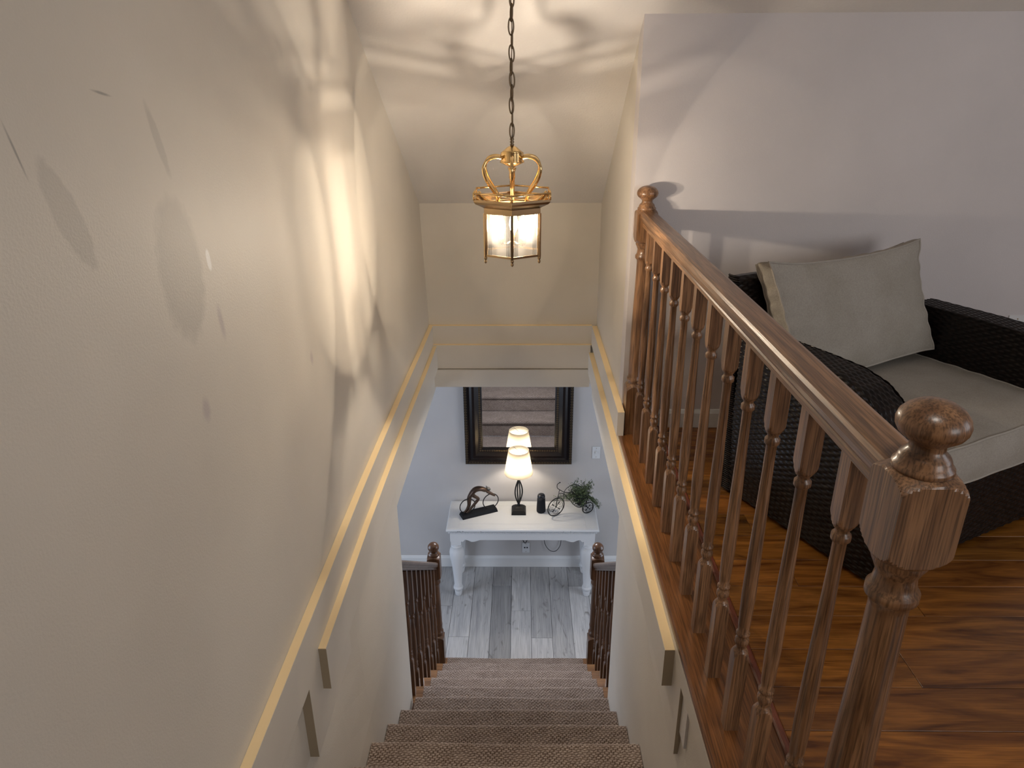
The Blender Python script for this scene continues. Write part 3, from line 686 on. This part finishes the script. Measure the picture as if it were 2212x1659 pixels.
MB().lathe([(.006, .308), (.010, .314), (.0075, .325), (.013, .345), (.015, .372), (.010, .38), (.010, .43)], 16).build('stem_neck', M_black, lamp)
sh = []
for zz, rr in ((.383, .121), (.60, .086), (.60, .0845), (.383, .1195)): sh.append((zz, rr, 0, True))
mb = MB(); mb.rings(sh + [sh[0]], 48, caps=False); mb.build('lamp_shade', M_shade, lamp)
MB().tube([(.1205*math.cos(a*math.pi/24), .1205*math.sin(a*math.pi/24), .383) for a in range(48)], .0018, 6, closed=True).build('shade_trim', M_shade, lamp)
MB().tube([(.0858*math.cos(a*math.pi/24), .0858*math.sin(a*math.pi/24), .600) for a in range(48)], .0018, 6, closed=True).build('shade_trim', M_shade, lamp)
MB().ball((0, 0, .475), .028, .028, .034).build('bulb', bulb_mat('lit_bulb_lamp', (1, .9, .76), 14, 1), lamp)
for a in (0, 120, 240): MB().tube([(0, 0, .592), (.085*math.cos(R(a)), .085*math.sin(R(a)), .592)], .0014, 6).build('shade_spider', M_black, lamp)
light('table_lamp_light', 'POINT', (LMX, LMY, ZT+.475), 3.7, (1, .87, .70), .028)

# ------------------------------------------------------------------ wall mirror
MX0, MX1, MZ0, MZ1, MY = -.487, .436, -1.504, -.36, 5.455
mir = empty('wall_mirror', ((MX0+MX1)/2, MY, MZ0), label='large wall mirror in a wide dark espresso frame with antiqued beading', cat='mirror')
mw, mh = MX1-MX0, MZ1-MZ0
prof = [(0, .0), (0, .030), (.004, .036), (.024, .036), (.030, .030), (.036, .026), (.05, .040), (.070, .048), (.090, .046), (.108, .034), (.120, .026), (.124, .028), (.140, .028), (.147, .022), (.153, .018), (.153, .006)]
v = []; 
for off, pr in prof:
    for (cx_, cz_) in ((-mw/2+off, off), (mw/2-off, off), (mw/2-off, mh-off), (-mw/2+off, mh-off)): v.append((cx_, -pr, cz_))
f = [(4*i+k, 4*i+(k+1) % 4, 4*i+4+(k+1) % 4, 4*i+4+k) for i in range(len(prof)-1) for k in range(4)]
MB().add(v, f).build('frame', M_frame, mir)
MB().box(-mw/2+.15, mw/2-.15, -.009, -.005, .15, mh-.15).build('mirror_glass', M_mirror, mir)
for off, pr, st, rr in ((.014, .037, .024, .0085), (.132, .029, .020, .0065)):
    mb = MB(); n1 = int((mw-2*off)/st); n2 = int((mh-2*off)/st)
    pts = [(-mw/2+off+(mw-2*off)*i/n1, z) for i in range(n1+1) for z in (off, mh-off)] + [(x, off+(mh-2*off)*i/n2) for i in range(1, n2) for x in (-mw/2+off, mw/2-off)]
    for x, z in pts:
        mb.tube([(x+rr*math.cos(a*math.pi/4), -pr, z+rr*math.sin(a*math.pi/4)) for a in range(8)], .0022, 4, closed=True); mb.ball((x, -pr, z), .003, .003, .003, 5, 3)
    mb.build('carved_border', M_gold, mir, kind='stuff')

# ------------------------------------------------------------------ cyclist sculpture
dS = math.atan2(.413, .911)
cyc = empty('cyclist_sculpture', (-.513, 5.17, ZT+.0012), dS, label='bronze figurine of a stretched racing cyclist on a black plinth', cat='sculpture')
MB().add([(-.006, -.048, 0), (.318, -.048, 0), (.318, .048, 0), (-.006, .048, 0), (0, -.036, .028), (.312, -.036, .028), (.312, .036, .028), (0, .036, .028)], [(3, 2, 1, 0), (4, 5, 6, 7), (0, 1, 5, 4), (1, 2, 6, 5), (2, 3, 7, 6), (3, 0, 4, 7)]).build('plinth', M_blackm, cyc)
for cx_, cz_, rr in ((.056, .096, .069), (.270, .092, .071)):
    MB().tube([(cx_+rr*math.cos(a*math.pi/20), 0, cz_+rr*math.sin(a*math.pi/20)) for a in range(40)], .0042, 8, closed=True).build('wheel', M_black, cyc)
me = bpy.data.meshes.new('body')
J = [(.078, 0, .222, .022, .019), (.112, 0, .240, .024, .019), (.155, 0, .246, .025, .017), (.195, 0, .234, .022, .017), (.216, 0, .224, .014, .013),       # 0-4 spine
     (.228, .010, .207, .010, .009), (.262, .012, .178, .009, .008), (.300, .009, .148, .008, .006), (.312, .006, .142, .006, .004),     # 5-8
     (.228, -.010, .205, .010, .009), (.262, -.012, .176, .009, .008), (.300, -.009, .146, .008, .006), (.312, -.006, .140, .006, .004),    # 9-12
     (.120, -.010, .180, .015, .012), (.158, -.011, .152, .012, .011), (.118, -.010, .108, .012, .010), (.072, -.009, .062, .008, .008), (.040, -.007, .032, .007, .006),  # 13-17 bent leg
     (.078, .010, .178, .019, .013), (.075, .010, .125, .015, .012), (.074, .009, .092, .014, .011), (.050, .008, .055, .009, .008), (.024, .007, .030, .007, .006),      # 18-22 straight leg
     (.232, 0, .216, .010, .010)]
E_ = [(0, 1), (1, 2), (2, 3), (3, 4), (4, 5), (5, 6), (6, 7), (7, 8), (4, 9), (9, 10), (10, 11), (11, 12), (0, 13), (13, 14), (14, 15), (15, 16), (16, 17), (0, 18), (18, 19), (19, 20), (20, 21), (21, 22), (4, 23)]
me.from_pydata([j[:3] for j in J], E_, [])
bo = bpy.data.objects.new('body', me); C.objects.link(bo); bo.parent = cyc; me.materials.append(M_bronze)
sk = bo.modifiers.new('skin', 'SKIN'); sk.use_smooth_shade = True
lay = me.skin_vertices[0] if me.skin_vertices else None
if lay is None:
    bpy.context.view_layer.objects.active = bo
if me.skin_vertices:
    for i_, j in enumerate(J): me.skin_vertices[0].data[i_].radius = (j[3]*1.25, j[4]*1.3); me.skin_vertices[0].data[i_].use_root = (i_ == 0)
sb = bo.modifiers.new('sub', 'SUBSURF'); sb.levels = 2; sb.render_levels = 2
rot = Matrix.Rotation(R(35), 3, 'Y')
hm = MB().ball((.249, 0, .218), .024, .014, .017, 16, 10, rot)
hm.add([(.230, -.006, .236), (.230, .006, .236), (.244, 0, .240), (.229, 0, .258)], [(0, 1, 2), (0, 3, 1), (1, 3, 2), (2, 3, 0)])
hm.build('helmet', M_grey_m, cyc)

# ------------------------------------------------------------------ small speaker
sp = empty('portable_speaker', (.170, 5.262, ZT+.0012), label='black cylindrical portable speaker beside the little tricycle planter', cat='speaker')
MB().lathe([(.034, 0), (.0385, .006), (.0395, .02), (.038, .06), (.035, .115), (.034, .140)], 32).build('grille_body', M_blackm, sp)
MB().lathe([(.034, .139), (.0335, .155), (.031, .166), (.025, .172), (.010, .1735), (.001, .1735)], 32).build('top_cap', plain('speaker_cap', (.012, .013, .018), .3), sp)
MB().tube([(-.010, -.006, .1745), (.010, -.006, .1745)], .0012, 6).build('button_bar', M_grey_m, sp)

# ------------------------------------------------------------------ tricycle planter
dT = math.atan2(.326, .945)
tri = empty('tricycle_planter', (.285, 5.196, ZT+.0012), dT, label='black wrought iron tricycle planter with scrolled wheels on the white table', cat='planter')
def wheel(name, c, rr, yaw, scroll, tr=.0044, parent=tri):
    mb = MB(); M = Matrix.Rotation(yaw, 3, 'Z')
    W = lambda x, z: tuple(Vector(c) + M @ Vector((x, 0, z)))
    mb.tube([W(rr*math.cos(a*math.pi/20), rr*math.sin(a*math.pi/20)) for a in range(40)], tr, 7, closed=True)
    o = mb.build(name, M_black, parent)
    sp_ = MB()
    for q in range(4):
        a = math.pi/4 + q*math.pi/2 + .05; ca, sa = math.cos(a), math.sin(a)
        sp_.tube([W(0, 0), W(rr*.62*ca, rr*.62*sa)], .0022, 6)
        sp_.tube([W(rr*.42*ca, rr*.42*sa), W(rr*.62*ca, rr*.62*sa)], .0045, 6)
        for sg in (-1, 1):
            pts = []
            for t in range(13):
                u = t/12; ang = a + sg*(math.pi*.9*u*.62); rad = rr*(.60 + .36*math.sin(u*math.pi/2))
                pts.append(W(rad*math.cos(ang*1.0), rad*math.sin(ang)) if t < 9 else W(rad*math.cos(ang), rad*math.sin(ang)))
            sp_.tube(pts[:10], .0015, 5)
            pts = [W(rr*(.50*ca) + rr*.17*(1-u*.45)*math.cos(a+sg*(1.2+u*4.2)) + sg*-sa*rr*.14, rr*(.50*sa) + rr*.17*(1-u*.45)*math.sin(a+sg*(1.2+u*4.2)) + sg*ca*rr*.14) for u in [t/10 for t in range(11)]]
            sp_.tube(pts, .0014, 5)
    sp_.ball(W(0, 0), .007, .007, .007, 8, 6)
    sp_.build('scrolled_spokes', M_black, o); return o
wheel('front_wheel', (.010, -.004, .0885), .085, R(14), True)
wheel('rear_wheel', (.285, -.055, .055), .052, R(4), True)
wheel('rear_wheel', (.285, .070, .055), .052, R(4), True)
fr = MB()
fr.tube(catmull([(.012, -.008, .088), (.020, -.010, .177), (.036, -.006, .240), (.041, 0, .252)], 5), .0026, 6)
fr.tube(catmull([(.012, .010, .088), (.030, .008, .177), (.040, .003, .240), (.041, 0, .252)], 5), .0026, 6)
fr.build('front_fork', M_black, tri)
MB().tube(catmull([(.080, .090, .262), (.050, .075, .256), (.036, .040, .246), (.040, 0, .250), (.060, -.035, .246), (.095, -.05, .238), (.135, -.055, .240)], 5), .003, 7).ball((.080, .090, .262), .0055, nu=8, nv=6).ball((.135, -.055, .240), .0055, nu=8, nv=6).build('handlebar', M_black, tri)
MB().tube(catmull([(.038, 0, .214), (.070, 0, .208), (.105, 0, .170), (.140, 0, .125), (.180, 0, .070), (.225, 0, .038), (.285, 0, .040)], 6), .003, 7).tube(catmull([(.030, 0, .180), (.075, 0, .182), (.105, 0, .160), (.140, 0, .125)], 5), .0024, 6).tube([(.285, -.055, .055), (.285, .07, .055)], .003, 7).build('frame_tube', M_black, tri)
# basket: hoops and staves
bk = MB(); bc = Vector((.235, .0, .13))
for rr, zz in ((.078, .200), (.070, .165), (.060, .13), (.048, .095), (.036, .065)):
    bk.tube([(bc.x+rr*math.cos(a*math.pi/14), rr*math.sin(a*math.pi/14), zz+.045*(math.sin(a*math.pi/14)*.0+ -math.cos(a*math.pi/14)*.0)) for a in range(28)], .0018, 6, closed=True)
for a in range(10):
    an = a*math.pi/5; bk.tube([(bc.x+rr*math.cos(an), rr*math.sin(an), zz) for rr, zz in ((.078, .200), (.070, .165), (.060, .13), (.048, .095), (.036, .065), (.0, .062))], .0014, 5)
bk.tube([(bc.x-.06+.10*math.cos(a*math.pi/18)*.9, .02, .175+.085*math.sin(a*math.pi/18)) for a in range(19)], .0026, 6)
bk.build('basket', M_black, tri)
MB().lathe([(.022, .070), (.034, .09), (.044, .12), (.050, .150), (.04, .148), (.001, .146)], 18, bc.x, 0).build('basket_liner', plain('dark_moss', (.02, .02, .012), .9), tri)

pl = empty('trailing_plant', (.285, 5.196, ZT-.020), dT, label='small-leaved trailing green plant filling the tricycle basket', cat='plant')
rp = random.Random(11); lf = [MB(), MB()]; st = MB()
for s in range(150):
    az = rp.uniform(0, 2*math.pi); el = rp.uniform(.0, 1.15); reach = rp.uniform(.05, .112)
    if s < 22: az = rp.uniform(-.7, .7); reach = rp.uniform(.13, .18); el = .25
    if 22 <= s < 32: az = math.pi + rp.uniform(-.3, .3); reach = rp.uniform(.12, .22); el = .5
    pts = []
    for t in range(9):
        u = t/8; r = reach*u; z = .17 + (.11*el*u - (.13 if s < 22 else .05)*u*u*(1.2-el))*1.1
        pts.append(Vector((bc.x+r*math.cos(az)+.012*math.sin(5*u+s), r*math.sin(az)*.75+.012*math.cos(4*u+s), max(z, .036))))
    st.tube(pts, .0007, 4)
    for t in range(2, 9):
        for q in range(6):
            p = pts[t] + Vector((rp.uniform(-.010, .010), rp.uniform(-.010, .010), rp.uniform(-.009, .009)))
            d = Vector((rp.uniform(-1, 1), rp.uniform(-1, 1), rp.uniform(-.6, 1))).normalized(); sd = d.orthogonal().normalized(); nrm = d.cross(sd); ll = rp.uniform(.006, .010)
            lf[0 if rp.random() < .55 else 1].add([p, p+d*ll*.5+sd*ll*.45, p+d*ll, p+d*ll*.5-sd*ll*.45, p+d*ll*.5+nrm*.0008], [(0, 1, 4), (1, 2, 4), (2, 3, 4), (3, 0, 4)])
lf[0].build('foliage', M_leaf, pl, kind='stuff'); lf[1].build('foliage', M_leaf2, pl, kind='stuff'); st.build('stems', M_leaf2, pl)

# ------------------------------------------------------------------ wall plates and cord
def plate(name, loc, rz, label, cat, w=.070, h=.115, kind='switch', group=None):
    e = empty(name, loc, rz, label=label, cat=cat, group=group)
    bevel(MB().cbox(-w/2, w/2, 0, .005, -h/2, h/2, .0).build('cover_plate', M_white, e), .0015, 2)
    e.children[0].data.transform(Matrix.Translation((0, -.005, 0)))
    if kind == 'switch':
        MB().box(-.006, .006, -.014, -.004, -.008, .014).build('toggle', M_white, e)
    elif kind == 'jack':
        for sx in (-.011, .011): MB().box(sx-.0065, sx+.0065, -.0062, -.004, -.004, .009).build('socket', M_dkhole, e)
    else:
        for sz in (-.019, .019):
            s = MB().box(-.015, .015, -.0065, -.004, sz-.013, sz+.013).build('receptacle', M_white, e)
            MB().box(-.007, -.005, -.0069, -.006, sz-.003, sz+.006).box(.005, .007, -.0069, -.006, sz-.003, sz+.006).build('slot', M_dkhole, s)
    for sz in (-.042, .042): MB().tube([(0, -.0062, sz), (0, -.004, sz)], .003, 8).build('screw', M_brassd if kind != 'x' else M_white, e)
    return e
plate('light_switch', (.648, 5.455, -1.402), 0, 'white toggle light switch plate right of the mirror', 'switch')
plate('wall_outlet', (.041, 5.455, -2.392), 0, 'white two-jack wall plate under the console table', 'outlet', kind='jack', h=.108)
plate('wall_outlet', (2.235, 3.09, .497), 0, 'white wall plate at the right edge behind the wicker armchair', 'outlet', kind='duplex', w=.08, group='wall plates behind the armchair')
plate('wall_outlet', (2.10, 3.09, .497), 0, 'white wall plate half hidden by the far arm of the wicker armchair', 'outlet', kind='duplex', group='wall plates behind the armchair')
MB().tube(catmull([(.20, 5.446, -2.0), (.202, 5.446, -2.22), (.215, 5.44, -2.34), (.26, 5.43, -2.405), (.315, 5.428, -2.41), (.355, 5.435, -2.35), (.362, 5.444, -2.24), (.345, 5.448, -2.0)], 6), .0028, 7).build('power_cord', M_black, label='thin black power cord looping below the console table', cat='cord')
MB().tube(catmull([(-.02, 5.446, -2.0), (-.012, 5.446, -2.20), (.02, 5.44, -2.318), (.045, 5.44, -2.318), (.075, 5.446, -2.2), (.08, 5.448, -2.0)], 6), .0035, 7).build('lamp_cord', M_black, label='short loop of black lamp cord just above the wall jack plate', cat='cord')

# ------------------------------------------------------------------ wicker armchair
CH = (1.133, 1.883); CA = math.atan2(.457, .889)
chair = empty('wicker_armchair', (*CH, 0), CA, label='wide dark brown wicker armchair standing on the loft floor behind the railing', cat='armchair')
def weave(a, b, pr=.0105, ps=.023):
    row = np.floor(b/pr); x = a/ps
    return .0018*np.cos(np.pi*(x+row)) + .0016*np.abs(np.sin(np.pi*b/pr))**.7
def arm_h(t): return np.interp(t, [0, .004, .012, .03, .06, .10, .17, .26, .40, .9], [.30, .38, .44, .49, .545, .59, .635, .657, .662, .662])
ZB = .018; CW = 1.08; AD = .69
def side_sheet(name, s, sgn, parent, da=.0055, db=.0028, t1=AD, z0_=ZB):
    nu = int(t1/da); nv = int(.66/db); t = np.linspace(0.0, t1, nu+1); z = np.linspace(0, 1, nv+1)
    T_, Zf = np.meshgrid(t, z); top = arm_h(T_); Z_ = z0_ + (top-z0_)*Zf
    h = weave(T_, Z_)
    V = np.stack([np.full_like(T_, s) + sgn*h, T_, Z_], 2)
    return np_grid(name, V if sgn > 0 else V[:, ::-1], nu, nv, M_wicker, parent)
def top_sheet(name, s0, s1, parent, t1=AD):
    t = np.concatenate([np.zeros(60), np.linspace(0, .05, 30)[1:], np.linspace(.05, t1, 200)[1:]]); zz = np.concatenate([np.linspace(ZB, .30, 60), arm_h(np.linspace(0, .05, 30)[1:]), arm_h(np.linspace(.05, t1, 200)[1:])])
    sarc = np.concatenate([[0], np.cumsum(np.hypot(np.diff(t), np.diff(zz)))]); nv = int(sarc[-1]/.0045)
    ss = np.linspace(0, sarc[-1], nv+1); tt_ = np.interp(ss, sarc, t); z_ = np.interp(ss, sarc, zz)
    nu = int((s1-s0)/.0026); x = np.linspace(s0, s1, nu+1); X, S = np.meshgrid(x, ss)
    dt, dz = np.gradient(tt_), np.gradient(z_); ln = np.hypot(dt, dz)+1e-9
    h = weave(S, X-s0)
    edge = np.minimum(X-s0, s1-X); drop = -.012*np.clip(1-edge/.014, 0, 1)**2
    V = np.stack([X, tt_[:, None] - (dz/ln)[:, None]*(h+drop), z_[:, None] + (dt/ln)[:, None]*(h+drop)], 2)
    return np_grid(name, V, nu, nv, M_wicker, parent)
for (s0, s1) in ((0, .13), (CW-.125, CW)):
    a = top_sheet('arm', s0, s1, chair)
    side_sheet('woven_side', s0, -1, a)
    side_sheet('woven_side', s1, 1, a)
# front panel below the seat
s0, s1 = .13, CW-.125; nu = int((s1-s0)/.0055); nv = int(.30/.0028)
x = np.linspace(s0, s1, nu+1); z = np.linspace(ZB, .315, nv+1); X, Z_ = np.meshgrid(x, z)
np_grid('front_panel', np.stack([X, .012-weave(X, Z_), Z_], 2), nu, nv, M_wicker, chair)
# backrest: leaning slab with woven faces
def back_pt(s, f, z, h=0):
    lo, hi = (.655, .742) if f == 0 else (.705, .795)
    return (s, lo + (hi-lo)*(z/.872) + h, z)
def bk_top(X): return .85 - .235*np.clip((X-.80)/(CW-.80), 0, 1)**1.6
for f, sg in ((0, -1), (1, 1)):
    x = np.linspace(0, CW, 190); z = np.linspace(ZB, .868, 300); X, Z_ = np.meshgrid(x, z); h = weave(X, Z_)*sg
    rd = -sg*.018*np.clip(1-(.868-Z_)/.02, 0, 1)**2 
    lo, hi = (.655, .742) if f == 0 else (.705, .795)
    Z_ = ZB + (Z_-ZB)*bk_top(X)/.85
    V = np.stack([X, lo+(hi-lo)*Z_/.872+h+rd, Z_], 2)
    np_grid('backrest', V if f == 0 else V[:, ::-1], 189, 299, M_wicker, chair)
mb = MB()
for s in (0, CW):
    zt_ = ZB + float(bk_top(s)); mb.add([back_pt(s, 0, ZB), back_pt(s, 1, ZB), back_pt(s, 1, zt_), back_pt(s, 0, zt_)], [(0, 1, 2, 3) if s == 0 else (3, 2, 1, 0)])
for q in range(20):
    sa, sb_ = CW*q/20, CW*(q+1)/20; za, zb = ZB+float(bk_top(sa)), ZB+float(bk_top(sb_)); ta = lambda z, f: (.655+.087*z/.872+.016) if f == 0 else (.705+.09*z/.872-.017)
    mb.add([(sa, ta(za, 0), za), (sb_, ta(zb, 0), zb), (sb_, ta(zb, 1), zb), (sa, ta(za, 1), za)], [(0, 1, 2, 3)])
mb.build('back_edge', M_wicker, chair)
sc = MB()
for q in range(100):      # binding wraps round the left edge and the top corner of the backrest
    z = ZB + (.85)*q/99
    a, b_ = back_pt(0, 0, z), back_pt(0, 1, z)
    sc.tube([(a[0]+.004, a[1]-.001, z), (-.003, a[1]+.004, z+.001), (-.003, b_[1]-.004, z-.001), (b_[0]+.004, b_[1]+.001, z)], .0036, 5)
sc.build('edge_binding', M_wicker, chair, kind='stuff')
MB().box(.13, CW-.125, .012, .70, .20, .285).build('seat_deck', M_black, chair)
for sx in (.04, CW-.04):
    for ty in (.04, .64): MB().box(sx-.02, sx+.02, ty-.02, ty+.02, 0, .03).build('foot', M_black, chair)

def Cw(s, t, z): return (s, t, z)
# seat cushion
def puff(u, v, p=4): return (1-abs(u)**p)*(1-abs(v)**p)
sc_ = empty('seat_cushion', (*CH, .29), CA, label='thick beige linen seat cushion with piped edge lying on the wicker armchair', cat='cushion')
def slab_cushion(e, corners_fn, thick_vec, bulge, n=36, rnd_e=.02, wr=.004, seed=1):
    """corners_fn(u,v) front point, thick_vec from front face to back face"""
    tv = Vector(thick_vec); tn = tv.normalized(); rs = random.Random(seed)
    ph = [rs.uniform(0, 6) for _ in range(6)]
    def face(sign):
        def fn(u, v):
            a, b_ = u*2-1, v*2-1
            base = Vector(corners_fn(a, b_)); e_ = max(abs(a), abs(b_))
            off = bulge*puff(a, b_, 3)**.7
            edge = min(1-abs(a), 1-abs(b_))
            wrn = wr*math.sin(13*a+ph[0]+3*b_)*math.exp(-edge*9) + wr*.8*math.sin(21*b_+ph[1])*math.exp(-(1-abs(a))*8) + wr*.35*math.sin(5*a*b_*3+ph[2])
            return base + (tv if sign else Vector()) + tn*((off+wrn) if sign else -(off+wrn))
        return fn
    mb = MB(); mb.grid(face(0), n, n); k0 = len(mb.v); mb.grid(face(1), n, n)
    # flip second
    nf = n*n
    mb.f[nf:] = [q[::-1] for q in mb.f[nf:]]
    o = mb.build('cushion_face', M_linen, e)
    # gusset
    ring = []
    for i in range(n): ring.append((i/n, 0))
    for i in range(n): ring.append((1, i/n))
    for i in range(n): ring.append((1-i/n, 1))
    for i in range(n): ring.append((0, 1-i/n))
    g = MB(); m = len(ring); lv = 5; v = []; f0, f1 = face(0), face(1)
    cen = Vector(corners_fn(0, 0)) + tv*.5
    for j in range(lv+1):
        for q, (u, w_) in enumerate(ring):
            a_, b_ = f0(u, w_), f1(u, w_); p = a_.lerp(b_, j/lv); out = (p-cen); out -= tn*out.dot(tn); out = out.normalized()
            v.append(p + out*(.010*math.sin(math.pi*j/lv)) + out*.0025*math.sin(q*1.3+ph[3])*math.sin(math.pi*j/lv))
    fs = [(j*m+q, j*m+(q+1) % m, (j+1)*m+(q+1) % m, (j+1)*m+q) for j in range(lv) for q in range(m)]
    g.add(v, fs, True).build('side_band', M_linen, e)
    for j, fn in ((0, f0), (1, f1)):
        MB().tube([fn(u, w_) for u, w_ in ring], .0042, 7, closed=True).build('piping', M_cushion, e)
slab_cushion(sc_, lambda a, b_: (.542+.41*a, .335+.338*b_, .158), (0, 0, -.150), .012, n=40, wr=.0015, seed=4)
# back cushion
bc_ = empty('back_cushion', (*CH, 0), CA, label='large beige linen back cushion with piped gusset leaning in the wicker armchair', cat='cushion')
def bq(a, b_):
    TL, TR_, BR, BL = Vector((.045, .640, .930)), Vector((.848, .655, .932)), Vector((.938, .555, .507)), Vector((.135, .535, .480))
    u, v = (a+1)/2, (b_+1)/2
    p = (BL*(1-u)+BR*u)*(1-v) + (TL*(1-u)+TR_*u)*v
    dip = .022*(1-a*a)*(v**2) ; pin = .020*(1-b_*b_)
    # ears at the corners
    p += Vector((-pin*a*abs(a), 0, -dip))
    p += Vector((.010*a, 0, .012*b_))*abs(a*b_)**6
    return p
slab_cushion(bc_, bq, (.022, .088, -.034), .036, n=44, wr=.0035, seed=9)
